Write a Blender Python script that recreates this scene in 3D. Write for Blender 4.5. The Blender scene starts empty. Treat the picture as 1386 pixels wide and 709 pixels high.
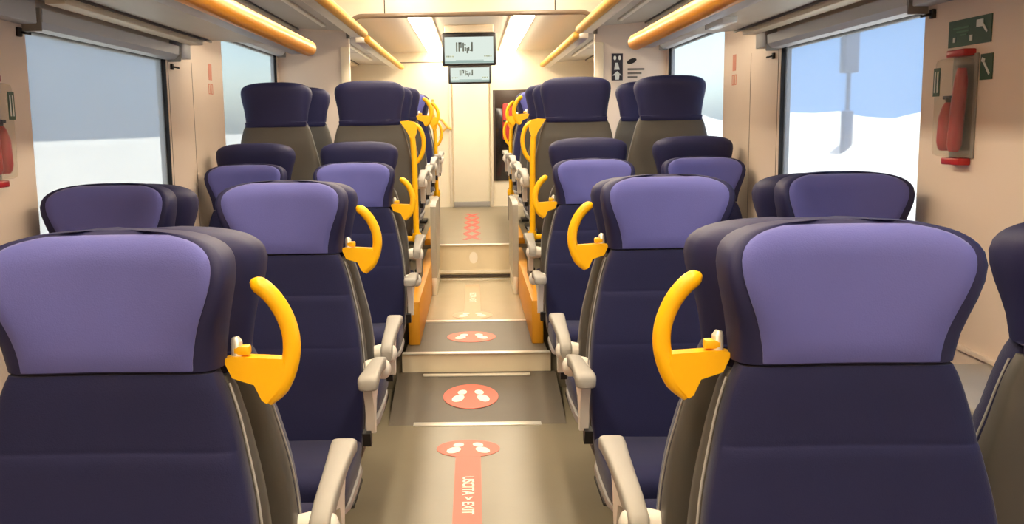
import bpy, bmesh, math, random
from mathutils import Vector, Matrix
random.seed(4)
PI = math.pi
scn = bpy.context.scene
col = scn.collection

# ------------------------------------------------------------------ materials
def lin(c):
    c = c / 255.0
    return c / 12.92 if c <= 0.04045 else ((c + 0.055) / 1.055) ** 2.4
def rgb(r, g, b): return (lin(r), lin(g), lin(b), 1.0)

def mat(name, color, rough=0.6, metal=0.0, spec=0.5, bump=0.0, bscale=200.0, vary=0.0, vscale=6.0, sheen=0.0, coat=0.0):
    m = bpy.data.materials.new(name); m.use_nodes = True
    nt = m.node_tree; b = nt.nodes['Principled BSDF']
    b.inputs['Base Color'].default_value = rgb(*color)
    b.inputs['Roughness'].default_value = rough
    b.inputs['Metallic'].default_value = metal
    b.inputs['Specular IOR Level'].default_value = spec
    if sheen:
        b.inputs['Sheen Weight'].default_value = sheen
        b.inputs['Sheen Roughness'].default_value = 0.4
    if coat: b.inputs['Coat Weight'].default_value = coat
    if bump or vary:
        tc = nt.nodes.new('ShaderNodeTexCoord')
    if vary:
        n = nt.nodes.new('ShaderNodeTexNoise'); n.inputs['Scale'].default_value = vscale; n.inputs['Detail'].default_value = 5
        nt.links.new(tc.outputs['Object'], n.inputs['Vector'])
        mix = nt.nodes.new('ShaderNodeMix'); mix.data_type = 'RGBA'
        c = color
        mix.inputs[6].default_value = rgb(*[max(0, v * (1 - vary)) for v in c])
        mix.inputs[7].default_value = rgb(*[min(255, v * (1 + vary)) for v in c])
        nt.links.new(n.outputs['Fac'], mix.inputs[0])
        nt.links.new(mix.outputs[2], b.inputs['Base Color'])
    if bump:
        n2 = nt.nodes.new('ShaderNodeTexNoise'); n2.inputs['Scale'].default_value = bscale; n2.inputs['Detail'].default_value = 3
        nt.links.new(tc.outputs['Object'], n2.inputs['Vector'])
        bp = nt.nodes.new('ShaderNodeBump'); bp.inputs['Strength'].default_value = bump; bp.inputs['Distance'].default_value = 0.002
        nt.links.new(n2.outputs['Fac'], bp.inputs['Height'])
        nt.links.new(bp.outputs['Normal'], b.inputs['Normal'])
    return m

def emit(name, color, strength):
    m = bpy.data.materials.new(name); m.use_nodes = True
    nt = m.node_tree; nt.nodes.clear()
    e = nt.nodes.new('ShaderNodeEmission'); o = nt.nodes.new('ShaderNodeOutputMaterial')
    e.inputs['Color'].default_value = rgb(*color); e.inputs['Strength'].default_value = strength
    nt.links.new(e.outputs[0], o.inputs[0])
    return m

def pane_mat(name, color, clear=0.9):
    """clear plastic or glass: mostly transparent with a gloss"""
    m = bpy.data.materials.new(name); m.use_nodes = True
    nt = m.node_tree; nt.nodes.clear()
    t = nt.nodes.new('ShaderNodeBsdfTransparent'); t.inputs['Color'].default_value = rgb(*color)
    g = nt.nodes.new('ShaderNodeBsdfPrincipled'); g.inputs['Base Color'].default_value = rgb(*color); g.inputs['Roughness'].default_value = 0.12
    mx = nt.nodes.new('ShaderNodeMixShader'); mx.inputs[0].default_value = 1 - clear
    o = nt.nodes.new('ShaderNodeOutputMaterial')
    nt.links.new(t.outputs[0], mx.inputs[1]); nt.links.new(g.outputs[0], mx.inputs[2]); nt.links.new(mx.outputs[0], o.inputs[0])
    return m

def blind_mat(name, color, through, rough):
    """woven see-through roller blind: part of the light passes, blurred, the rest scatters in the cloth"""
    m = bpy.data.materials.new(name); m.use_nodes = True
    nt = m.node_tree; nt.nodes.clear()
    r = nt.nodes.new('ShaderNodeBsdfRefraction'); r.inputs['IOR'].default_value = 1.03; r.inputs['Roughness'].default_value = rough
    r.inputs['Color'].default_value = rgb(*color)
    d = nt.nodes.new('ShaderNodeBsdfTranslucent'); d.inputs['Color'].default_value = rgb(*color)
    f = nt.nodes.new('ShaderNodeBsdfDiffuse'); f.inputs['Color'].default_value = rgb(*color)
    m1 = nt.nodes.new('ShaderNodeMixShader'); m1.inputs[0].default_value = 0.35
    m2 = nt.nodes.new('ShaderNodeMixShader'); m2.inputs[0].default_value = through
    o = nt.nodes.new('ShaderNodeOutputMaterial')
    nt.links.new(d.outputs[0], m1.inputs[1]); nt.links.new(f.outputs[0], m1.inputs[2])
    nt.links.new(m1.outputs[0], m2.inputs[1]); nt.links.new(r.outputs[0], m2.inputs[2]); nt.links.new(m2.outputs[0], o.inputs[0])
    return m

M = {}
M['violet']  = mat('violet_cloth', (89, 91, 157), 0.75, spec=0.25, bump=0.25, bscale=420, vary=0.03, vscale=9, sheen=0.25)
M['navy']    = mat('navy_cloth', (29, 31, 67), 0.8, spec=0.25, bump=0.3, bscale=420, vary=0.05, vscale=8, sheen=0.12)
M['navyhead']= mat('navy_leatherette', (33, 34, 72), 0.58, spec=0.3, bump=0.08, bscale=300, vary=0.04)
M['shell']   = mat('grey_brown_plastic', (78, 75, 70), 0.5, spec=0.4, vary=0.03, vscale=14)
M['piping']  = mat('pale_piping', (156, 154, 152), 0.5)
M['yellow']  = mat('yellow_plastic', (250, 188, 6), 0.35, spec=0.5, vary=0.02)
M['kerb']    = mat('ochre_plastic', (218, 150, 28), 0.45, vary=0.04)
M['orange']  = mat('orange_tube', (246, 164, 12), 0.3, spec=0.5)
M['amber']   = mat('amber_tube', (232, 176, 78), 0.5, spec=0.3)
M['arm']     = mat('warm_grey_plastic', (150, 146, 138), 0.5, vary=0.03)
M['pivot']   = mat('pale_plastic', (222, 216, 205), 0.35)
M['base']    = mat('dark_metal', (52, 48, 46), 0.5, metal=0.4)
M['wall']    = mat('beige_wall_panel', (230, 213, 196), 0.42, spec=0.45, vary=0.015, vscale=2.5)
M['endwall'] = mat('cream_wall_panel', (240, 228, 200), 0.4, vary=0.01)
M['grey']    = mat('grey_panel', (150, 145, 138), 0.5, vary=0.02, vscale=3)
M['rack']    = mat('rack_panel', (190, 182, 168), 0.45, vary=0.03, vscale=3)
M['cream']   = mat('cream_profile', (226, 212, 186), 0.45)
M['alu']     = mat('aluminium', (244, 238, 224), 0.34, metal=0.5)
M['cassette']= mat('grey_cassette', (196, 199, 203), 0.4)
M['black']   = mat('black_rubber', (16, 15, 17), 0.55)
M['darkbrown']= mat('dark_trim', (60, 48, 40), 0.4)
M['archtrim']= mat('brown_trim', (120, 104, 88), 0.35)
M['ceil']    = mat('ceiling_panel', (244, 236, 220), 0.45)
M['floor']   = mat('floor_covering', (124, 115, 95), 0.32, spec=0.5, bump=0.05, bscale=60, vary=0.05, vscale=5)
M['glare']= mat('floor_covering_glare', (184, 170, 142), 0.22, spec=0.55, vary=0.04, vscale=5)  # glossier floor, with its glare also put into the lighter colour
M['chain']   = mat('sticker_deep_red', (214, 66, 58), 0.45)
M['palered']   = mat('sticker_pale_red', (206, 160, 122), 0.4)  # paler than the other red stickers
M['tread']   = mat('tread_covering', (96, 88, 76), 0.48, spec=0.4, bump=0.08, bscale=90, vary=0.06, vscale=7)
M['riser']   = mat('riser_panel', (226, 212, 182), 0.4, vary=0.03)
M['red']     = mat('sticker_red', (222, 100, 78), 0.45, vary=0.02)
M['white']   = mat('sticker_white', (244, 236, 222), 0.45)
M['fred']    = mat('extinguisher_red', (176, 34, 32), 0.3, vary=0.02)
M['green']   = mat('sign_green', (40, 78, 54), 0.45)
M['signwhite']= mat('sign_white', (228, 232, 226), 0.45)
M['signgrey']= mat('sign_pale_green', (72, 120, 92), 0.45)
M['signred'] = mat('sign_red', (216, 138, 112), 0.5)
M['signblack']= mat('sign_black', (44, 40, 52), 0.4)
M['greytext']= mat('grey_print', (112, 104, 94), 0.5)
M['screen']  = emit('lit_screen', (228, 240, 230), 0.97)
M['screenband']= emit('lit_screen_band', (176, 202, 192), 0.8)
M['ink']     = mat('screen_ink', (52, 62, 56), 0.6)
M['inkpale'] = mat('screen_ink_pale', (120, 136, 126), 0.6)
M['clear']   = pane_mat('clear_plastic', (244, 244, 240), 0.90)
M['screenglass'] = pane_mat('frosted_screen', (208, 204, 192), 0.45)
M['panelgrey'] = mat('warm_grey_panel', (176, 170, 154), 0.4)
M['glass']   = pane_mat('window_glass', (240, 246, 248), 0.96)
M['darkglass']= mat('dark_glass', (30, 26, 26), 0.12, spec=0.6)
M['redcab']  = mat('red_cabinet', (190, 52, 46), 0.5)
M['blindR']  = blind_mat('woven_blind', (240, 243, 246), 0.8, 0.07)
M['blindL']  = blind_mat('woven_blind_dimmed', (222, 224, 224), 0.72, 0.09)  # greyer copy of the blind cloth; the left side's weaker light is in the tint
M['lamp']    = emit('lamp_diffuser', (255, 237, 208), 25.0)
M['readlamp']= mat('reading_lamp_lens', (226, 226, 222), 0.25)
M['ground']  = mat('pale_concrete', (236, 220, 200), 0.85, vary=0.05, vscale=0.4)
M['facade']  = mat('slate_blue_backdrop', (150, 165, 182), 0.8, vary=0.06, vscale=0.2)
M['backdropR']  = mat('light_blue_backdrop', (128, 172, 216), 0.8, vary=0.05, vscale=0.2)
M['post']    = mat('post_paint', (62, 72, 92), 0.6)

# ------------------------------------------------------------------ object helpers
def obj(name, bm, m, parent=None, smooth=30, loc=(0, 0, 0)):
    me = bpy.data.meshes.new(name)
    bmesh.ops.recalc_face_normals(bm, faces=bm.faces)
    bm.to_mesh(me); bm.free()
    for mm in (m if isinstance(m, (list, tuple)) else [m]): me.materials.append(mm)
    if smooth:
        for p in me.polygons: p.use_smooth = True
        me.set_sharp_from_angle(angle=math.radians(smooth))
    o = bpy.data.objects.new(name, me); col.objects.link(o); o.location = loc
    if parent: o.parent = parent
    return o
def tag(o, label, cat, group=None):
    o['label'] = label; o['category'] = cat
    if group: o['group'] = group
    return o
def thing(name, label, cat, loc=(0, 0, 0), rotz=0, group=None):
    o = bpy.data.objects.new(name, None); col.objects.link(o); o.empty_display_size = 0.1
    o.location = loc; o.rotation_euler = (0, 0, rotz)
    return tag(o, label, cat, group)
def struct(name, bm, m, parent=None, smooth=30):
    o = obj(name, bm, m, parent, smooth)
    if not parent: o['kind'] = 'structure'
    return o
def dup(root, loc, rotz, label, group=None):
    r = root.copy(); col.objects.link(r); r.location = loc; r.rotation_euler = (0, 0, rotz)
    r['label'] = label
    if group: r['group'] = group
    for ch in list(root.children):
        c = ch.copy(); col.objects.link(c); c.parent = r
        for g in ch.children:
            d = g.copy(); col.objects.link(d); d.parent = c
    return r
def NB(): return bmesh.new()
def box(bm, x0, x1, y0, y1, z0, z1, bev=0.0, seg=2):
    t = bmesh.new()
    bmesh.ops.create_cube(t, size=1)
    for v in t.verts:
        v.co = Vector(((x0 + x1) / 2 + v.co.x * abs(x1 - x0), (y0 + y1) / 2 + v.co.y * abs(y1 - y0), (z0 + z1) / 2 + v.co.z * abs(z1 - z0)))
    if bev: bmesh.ops.bevel(t, geom=t.edges[:] , offset=bev, segments=seg, affect='EDGES', profile=0.5)
    merge(bm, t); return bm
def merge(bm, t):
    me = bpy.data.meshes.new('tmp'); t.to_mesh(me); t.free(); bm.from_mesh(me); bpy.data.meshes.remove(me)
def loft(bm, rings, cap=True):
    R = [[bm.verts.new(p) for p in r] for r in rings]; n = len(R[0])
    for a, b in zip(R[:-1], R[1:]):
        for i in range(n):
            bm.faces.new((a[i], a[(i + 1) % n], b[(i + 1) % n], b[i]))
    if cap:
        bm.faces.new(R[0][::-1]); bm.faces.new(R[-1])
    return bm
def tube(bm, pts, rad, n=12, flat=1.0, axis=None):
    """swept round bar along pts; rad a number or one per point"""
    pts = [Vector(p) for p in pts]; rings = []
    ref = Vector(axis) if axis else None
    for i, p in enumerate(pts):
        d = (pts[min(i + 1, len(pts) - 1)] - pts[max(i - 1, 0)]).normalized()
        a = ref if ref else (Vector((0, 0, 1)) if abs(d.z) < 0.9 else Vector((1, 0, 0)))
        u = d.cross(a).normalized(); w = u.cross(d).normalized()
        r = rad[i] if isinstance(rad, (list, tuple)) else rad
        rings.append([p + u * math.cos(2 * PI * k / n) * r + w * math.sin(2 * PI * k / n) * r * flat for k in range(n)])
    return loft(bm, rings)
def capped_tube(bm, a, b, r, n=20):
    """bar with rounded ends"""
    a = Vector(a); b = Vector(b); d = (b - a).normalized(); pts = []; rad = []
    for k in range(6):
        t = k / 5 * PI / 2; pts.append(a + d * r * (1 - math.cos(PI / 2 - t)) * 0 + d * r * (1 - math.cos(t)) ); rad.append(max(r * math.sin(t), r * 0.08))
    for k in range(6):
        t = (5 - k) / 5 * PI / 2; pts.append(b - d * r * (1 - math.cos(t))); rad.append(max(r * math.sin(t), r * 0.08))
    dirv = d; rings = []
    up = Vector((0, 0, 1)) if abs(d.z) < 0.9 else Vector((1, 0, 0))
    u = d.cross(up).normalized(); w = u.cross(d).normalized()
    for p, q in zip(pts, rad):
        rings.append([p + (u * math.cos(2 * PI * k / n) + w * math.sin(2 * PI * k / n)) * q for k in range(n)])
    return loft(bm, rings)
def prism(bm, poly, a0, a1, plane='xz'):
    """polygon in a plane, given thickness along the third axis"""
    def P(u, v, a):
        return {'xz': (u, a, v), 'yz': (a, u, v), 'xy': (u, v, a)}[plane]
    lo = [bm.verts.new(P(u, v, a0)) for u, v in poly]; hi = [bm.verts.new(P(u, v, a1)) for u, v in poly]
    n = len(poly)
    bm.faces.new(lo); bm.faces.new(hi[::-1])
    for i in range(n): bm.faces.new((lo[i], lo[(i + 1) % n], hi[(i + 1) % n], hi[i]))
    return bm
def bevel_all(bm, w, seg=2):
    es = [e for e in bm.edges if len(e.link_faces) == 2 and e.calc_face_angle(0) > 0.5]
    bmesh.ops.bevel(bm, geom=es, offset=w, segments=seg, affect='EDGES', profile=0.5); return bm
def interp(tab, z):
    if z <= tab[0][0]: return tab[0][1]
    for (a, va), (b, vb) in zip(tab[:-1], tab[1:]):
        if z <= b:
            t = (z - a) / (b - a); return va + (vb - va) * t
    return tab[-1][1]
def smooth_tab(tab, z):
    """Catmull-Rom through a table"""
    if z <= tab[0][0]: return tab[0][1]
    if z >= tab[-1][0]: return tab[-1][1]
    for i in range(len(tab) - 1):
        if tab[i][0] <= z <= tab[i + 1][0]:
            p1, p2 = tab[i], tab[i + 1]; p0 = tab[max(i - 1, 0)]; p3 = tab[min(i + 2, len(tab) - 1)]
            h = p2[0] - p1[0]; t = (z - p1[0]) / h
            m1 = (p2[1] - p0[1]) / max(p2[0] - p0[0], 1e-6) * h; m2 = (p3[1] - p1[1]) / max(p3[0] - p1[0], 1e-6) * h
            return (2*t**3 - 3*t**2 + 1) * p1[1] + (t**3 - 2*t**2 + t) * m1 + (-2*t**3 + 3*t**2) * p2[1] + (t**3 - t**2) * m2
def text_mesh(s, size, name='txt'):
    cu = bpy.data.curves.new(name, 'FONT'); cu.body = s; cu.size = size; cu.align_x = 'CENTER'; cu.align_y = 'CENTER'; cu.extrude = 0.0006
    cu.offset = size * 0.02
    t = bpy.data.objects.new(name, cu); col.objects.link(t)
    dg = bpy.context.evaluated_depsgraph_get(); dg.update()
    me = bpy.data.meshes.new_from_object(t.evaluated_get(dg))
    bpy.data.objects.remove(t); bpy.data.curves.remove(cu)
    return me

# ------------------------------------------------------------------ the seat (front faces local -y, origin on the floor)
Y0 = [(0.30, -0.115), (0.42, -0.100), (0.55, -0.080), (0.685, -0.064), (0.845, -0.033), (0.975, -0.018), (1.10, -0.002), (1.20, 0.010)]
def y0(z): return smooth_tab(Y0, z)
def ring(hw, yf, yb, z, n=4.0, N=36, concave=0.0):
    out = []
    for k in range(N):
        a = 2 * PI * k / N; c, s = math.cos(a), math.sin(a)
        x = hw * math.copysign(abs(c) ** (2 / n), c)
        q = math.copysign(abs(s) ** (2 / n), s)
        y = (yf + yb) / 2 + (yb - yf) / 2 * q
        y -= concave * (x / max(hw, 1e-5)) ** 2 * (0.5 - 0.5 * q if True else 1)
        out.append((x, y, z))
    return out
HW_HEAD = [(0.976, 0.164), (1.0, 0.166), (1.03, 0.171), (1.06, 0.181), (1.09, 0.193), (1.12, 0.202), (1.14, 0.204), (1.158, 0.200), (1.174, 0.189), (1.187, 0.168), (1.196, 0.136), (1.2005, 0.10), (1.203, 0.06)]
WING = [(0.976, 0.020), (1.02, 0.032), (1.07, 0.056), (1.12, 0.070), (1.15, 0.068), (1.18, 0.052), (1.203, 0.030)]
def head_body():
    """front half flares like a tulip, back half is straight-sided"""
    bm = NB(); rings = []; N = 44; n = 3.6
    zs = [0.946, 0.956, 0.966, 0.974, 0.976, 0.982, 0.995, 1.02, 1.05, 1.08, 1.11, 1.135, 1.155, 1.167, 1.177, 1.185, 1.191, 1.196, 1.199, 1.2012, 1.203]
    BK = [(0.946, 0.177), (0.966, 0.179), (1.0, 0.182), (1.06, 0.191), (1.10, 0.200), (1.14, 0.204), (1.158, 0.200), (1.174, 0.189), (1.187, 0.167), (1.196, 0.135), (1.2005, 0.10), (1.203, 0.06)]
    for z in zs:
        g = 1.0
        if z > 1.15: g = math.sqrt(max(0.02, 1 - ((z - 1.15) / 0.0525) ** 2.2))
        if 0.975 < z < 0.99: g = 0.95
        hf = smooth_tab(HW_HEAD, max(z, 0.976)); hb = smooth_tab(BK, z); d = 0.108
        yc = y0(z) + d / 2; yf = yc - d / 2 * g; yb = yc + d / 2 * (g if z > 1.0 else 1.0)
        if z < 0.975: yf = y0(z) + 0.062; yb = y0(z) + d - max(0, 0.956 - z) * 0.6; hf = hb
        out = []
        for k in range(N):
            a = 2 * PI * k / N; c, sn = math.cos(a), math.sin(a)
            q = math.copysign(abs(sn) ** (2 / n), sn)
            t = min(1, max(0, (q + 1) / 1.2)); t = t * t * (3 - 2 * t)
            hw = hf + (hb - hf) * t
            x = hw * math.copysign(abs(c) ** (2 / n), c)
            y = (yf + yb) / 2 + (yb - yf) / 2 * q - (smooth_tab(WING, z) * abs(x / hw) ** 2.4 * min(1, max(0, (0.95 - q) / 1.3)) if z > 0.975 else 0)
            out.append((x, y, z))
        rings.append(out)
    loft(bm, rings); return bm
def head_panel():
    """violet front pad, pillowed, following the hollow of the headrest"""
    bm = NB(); U, V = 28, 18
    P = [(0.979, 0.140), (1.0, 0.142), (1.03, 0.148), (1.06, 0.157), (1.09, 0.169), (1.12, 0.179), (1.14, 0.182), (1.158, 0.180), (1.174, 0.169), (1.186, 0.149), (1.193, 0.125), (1.197, 0.10)]
    zz = [0.979 + (1.197 - 0.979) * (1 - (1 - j / V) ** 1.6) for j in range(V + 1)]
    fr = []; bk = []
    for j, z in enumerate(zz):
        hw = smooth_tab(P, z); hb = smooth_tab(HW_HEAD, z); v = j / V
        rf, rb = [], []
        for i in range(U + 1):
            u = -1 + 2 * i / U
            u = math.copysign(abs(u) ** 0.8, u)
            x = u * hw
            g = 1.0 if z < 1.15 else math.sqrt(max(0.02, 1 - ((z - 1.15) / 0.0525) ** 2.2))
            base = y0(z) + 0.054 - 0.054 * g - smooth_tab(WING, z) * abs(x / hb) ** 2.4
            base += 0.054 * (1 - (max(0, 1 - abs(x / hb) ** 3.6)) ** (1 / 3.6)) * g
            pad = 0.010 * (max(0, 1 - abs(u) ** 6) ** 0.5) * (max(0, 1 - abs(2 * v - 1) ** 8) ** 0.5)
            rf.append(bm.verts.new((x, base - 0.002 - pad, z))); rb.append(bm.verts.new((x, base + 0.012, z)))
        fr.append(rf); bk.append(rb)
    for j in range(V):
        for i in range(U):
            bm.faces.new((fr[j][i], fr[j][i + 1], fr[j + 1][i + 1], fr[j + 1][i]))
            bm.faces.new((bk[j][i], bk[j + 1][i], bk[j + 1][i + 1], bk[j][i + 1]))
    for j in range(V):
        bm.faces.new((fr[j][0], fr[j + 1][0], bk[j + 1][0], bk[j][0])); bm.faces.new((fr[j][U], bk[j][U], bk[j + 1][U], fr[j + 1][U]))
    for i in range(U):
        bm.faces.new((fr[0][i], bk[0][i], bk[0][i + 1], fr[0][i + 1])); bm.faces.new((fr[V][i], fr[V][i + 1], bk[V][i + 1], bk[V][i]))
    return bm
HW_BACK = [(0.34, 0.232), (0.45, 0.243), (0.55, 0.244), (0.65, 0.240), (0.75, 0.229), (0.845, 0.209), (0.90, 0.196), (0.95, 0.180), (0.972, 0.170)]
def backrest():
    bm = NB(); rings = []
    zs = [0.34 + 0.632 * k / 44 for k in range(45)] + [0.8445, 0.8475, 0.6845, 0.6875, 0.841, 0.851, 0.681, 0.691]
    for z in sorted(zs):
        hw = smooth_tab(HW_BACK, z)
        f = y0(z)
        if z < 0.846: f -= 0.005 * min(1, (0.846 - z) / 0.010)
        if z < 0.686: f -= 0.002 * min(1, (0.686 - z) / 0.02)
        for s in (0.846, 0.686): f += (0.0012 if s == 0.846 else 0.0008) * math.exp(-((z - s) / 0.0035) ** 2)
        g = 1.0
        if z > 0.955: g = max(0.7, 1 - (z - 0.955) * 14)
        rings.append(ring(hw, f + 0.016 * (1 - g), y0(z) + 0.075, z, 5.0, 36, 0.012))
    return loft(bm, rings)
def shell():
    bm = NB(); rings = []
    for k in range(26):
        z = 0.285 + (0.956 - 0.285) * k / 25
        hw = smooth_tab(HW_BACK, z) + 0.006
        if z > 0.94: hw -= (z - 0.94) * 0.2
        if z < 0.34: hw -= (0.34 - z) * 0.4
        yb = y0(z) + smooth_tab([(0.285, 0.150), (0.45, 0.168), (0.65, 0.140), (0.80, 0.118), (0.956, 0.096)], z)
        if 0.885 < z < 0.905: yb -= 0.004
        rings.append(ring(hw, y0(z) + 0.045, yb, z, 5.5, 36))
    return loft(bm, rings)
def edge_trim(s):
    bm = NB(); pts = []
    for k in range(24):
        z = 0.36 + 0.585 * k / 23
        pts.append((s * (smooth_tab(HW_BACK, z) + 0.004), y0(z) + 0.050, z))
    tube(bm, pts, 0.0022, 6)
    return bm
def cushion():
    bm = NB(); rings = []
    L = [(-0.095, 0.332, 0.403), (-0.13, 0.332, 0.412), (-0.20, 0.330, 0.422), (-0.30, 0.328, 0.434), (-0.40, 0.326, 0.445), (-0.47, 0.326, 0.450), (-0.515, 0.330, 0.447), (-0.540, 0.338, 0.438), (-0.554, 0.352, 0.424), (-0.558, 0.372, 0.405)]
    for y, zl, zh in L:
        hw = 0.236 + 0.012 * min(1, (-y - 0.09) / 0.15)
        if y < -0.5: hw -= (-0.5 - y) * 0.2
        n = 5.0; N = 36; r = []
        for k in range(N):
            a = 2 * PI * k / N; c, s = math.cos(a), math.sin(a)
            x = hw * math.copysign(abs(c) ** (2 / n), c); q = math.copysign(abs(s) ** (2 / n), s)
            z = (zl + zh) / 2 + (zh - zl) / 2 * q
            if q > 0: z += 0.008 * (x / hw) ** 2 - 0.006
            r.append((x, y, z))
        rings.append(r)
    return loft(bm, rings)
def seat_pan():
    bm = NB(); rings = []
    for y, zl, zh, hw in [(-0.06, 0.290, 0.330, 0.225), (-0.15, 0.292, 0.340, 0.244), (-0.30, 0.300, 0.344, 0.249), (-0.45, 0.308, 0.344, 0.247), (-0.515, 0.320, 0.345, 0.238)]:
        rings.append([(hw * math.copysign(abs(math.cos(a)) ** 0.4, math.cos(a)), y, (zl + zh) / 2 + (zh - zl) / 2 * math.copysign(abs(math.sin(a)) ** 0.4, math.sin(a))) for a in [2 * PI * k / 28 for k in range(28)]])
    return loft(bm, rings)
def seat_base():
    bm = NB()
    box(bm, -0.15, 0.15, -0.34, -0.06, 0.0, 0.025, 0.006)
    box(bm, -0.11, 0.11, -0.28, -0.12, 0.02, 0.31, 0.012)
    return bm
def armrest(s):
    bm = NB(); rings = []
    xc = 0.292
    for y, zc, hw, hz in [(0.045 / 0.92, 0.600, 0.017, 0.017), (0.03, 0.612, 0.021, 0.021), (-0.05, 0.628, 0.022, 0.020), (-0.16, 0.640, 0.023, 0.016), (-0.27, 0.647, 0.026, 0.015), (-0.34, 0.650, 0.029, 0.017), (-0.376, 0.648, 0.030, 0.019), (-0.390, 0.645, 0.028, 0.018), (-0.396, 0.643, 0.022, 0.013)]:
        rings.append([(s * xc + hw * math.copysign(abs(math.cos(a)) ** 0.45, math.cos(a)), y * 0.92, zc + hz * math.copysign(abs(math.sin(a)) ** 0.5, math.sin(a))) for a in [2 * PI * k / 20 for k in range(20)]])
    return loft(bm, rings)
def arm_bracket(s):
    """curved plate under the pad that carries the arm down to the seat side"""
    bm = NB(); x = s * 0.286
    poly = [(a * 0.92, b) for a, b in [(-0.02, 0.628), (-0.27, 0.634), (-0.335, 0.628), (-0.330, 0.600), (-0.300, 0.560), (-0.285, 0.500), (-0.275, 0.470), (-0.245, 0.465), (-0.235, 0.510), (-0.215, 0.560), (-0.13, 0.585), (-0.02, 0.588)]]
    prism(bm, poly, x - 0.013, x + 0.013, 'yz'); bevel_all(bm, 0.004); return bm
def arm_strut(s):
    bm = NB(); x = s * 0.275
    prism(bm, [(-0.285, 0.478), (-0.24, 0.478), (-0.235, 0.455), (-0.24, 0.435), (-0.27, 0.435), (-0.278, 0.455)], x - 0.012, x + 0.012, 'yz'); bevel_all(bm, 0.004); return bm
def arm_pivot(s):
    bm = NB(); x = s * 0.286
    pts = [(x - s * 0.045, 0.0, 0.600), (x - s * 0.02, 0.0, 0.600), (x + s * 0.022, 0.0, 0.600), (x + s * 0.034, 0.0, 0.600), (x + s * 0.040, 0.0, 0.600)]
    tube(bm, pts, [0.026, 0.032, 0.032, 0.024, 0.010], 18); return bm
def handle_arc(s):
    bm = NB(); ctl = [(0.226, 1.116), (0.250, 1.100), (0.272, 1.072), (0.287, 1.035), (0.290, 0.998), (0.282, 0.962), (0.266, 0.930), (0.246, 0.908)]
    tx = [(i, c[0]) for i, c in enumerate(ctl)]; tz = [(i, c[1]) for i, c in enumerate(ctl)]
    pts, rad = [], []; n = 30
    for k in range(n + 1):
        t = 7 * k / n
        pts.append((s * smooth_tab(tx, t), 0.045, smooth_tab(tz, t)))
        e = min(1, k / 3); rad.append(max(0.004, 0.0152 * math.sqrt(1 - (1 - e) ** 2)) * (1 if k < 25 else 1 - (k - 25) * 0.08))
    tube(bm, pts, rad, 16, 0.9, axis=(0, 1, 0)); return bm
def handle_bracket(s):
    bm = NB()
    poly = [(s * a, b) for a, b in [(0.176, 0.984), (0.192, 0.989), (0.275, 0.984), (0.281, 0.960), (0.262, 0.926), (0.246, 0.907), (0.238, 0.913), (0.226, 0.940), (0.190, 0.952)]]
    prism(bm, poly, 0.032, 0.060, 'xz'); bevel_all(bm, 0.004)
    box(bm, s * 0.206 - 0.014, s * 0.206 + 0.014, 0.036, 0.056, 0.990, 1.006, 0.004)
    return bm
def handle_pin(s):
    bm = NB(); tube(bm, [(s * 0.197, 0.046, 0.985), (s * 0.197, 0.046, 1.012), (s * 0.195, 0.046, 1.020)], [0.010, 0.010, 0.006], 12); return bm
def pole_handle(s):
    """loop handle on the seat corner (tall rows)"""
    bm = NB(); ctl = [(0.215, 0.955), (0.255, 0.950), (0.290, 0.925), (0.308, 0.880), (0.312, 0.830), (0.300, 0.775), (0.275, 0.735), (0.252, 0.725)]
    tx = [(i, c[0]) for i, c in enumerate(ctl)]; tz = [(i, c[1]) for i, c in enumerate(ctl)]
    pts = [(s * smooth_tab(tx, 7 * k / 28), 0.060, smooth_tab(tz, 7 * k / 28)) for k in range(29)]
    tube(bm, pts, 0.0125, 12, axis=(0, 1, 0))
    poly = [(s * a, b) for a, b in [(0.178, 0.966), (0.225, 0.970), (0.262, 0.962), (0.276, 0.940), (0.274, 0.900), (0.262, 0.870), (0.236, 0.870), (0.222, 0.900), (0.200, 0.935)]]
    prism(bm, poly, 0.070, 0.102, 'xz'); bevel_all(bm, 0.005)
    return bm
def grab_pole(s):
    bm = NB()
    pts = [(s * x, 0.086, z) for x, z in [(0.238, 0.925), (0.250, 0.86), (0.256, 0.76), (0.257, 0.60), (0.258, 0.45), (0.258, 0.345), (0.262, 0.30)]]
    tube(bm, pts, 0.017, 14); return bm
def pole_foot(s):
    bm = NB()
    tube(bm, [(s * 0.262, 0.086, 0.315), (s * 0.262, 0.086, 0.285), (s * 0.262, 0.086, 0.262)], [0.026, 0.030, 0.024], 14)
    box(bm, min(s * 0.20, s * 0.262), max(s * 0.20, s * 0.262), 0.070, 0.100, 0.268, 0.298, 0.006); return bm
def side_panel(s):
    bm = NB(); x = s * 0.262
    prism(bm, [(0.10, 0.0), (0.10, 0.262), (-0.02, 0.30), (-0.30, 0.30), (-0.34, 0.0)], x - 0.008, x + 0.008, 'yz'); bevel_all(bm, 0.003); return bm

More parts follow.
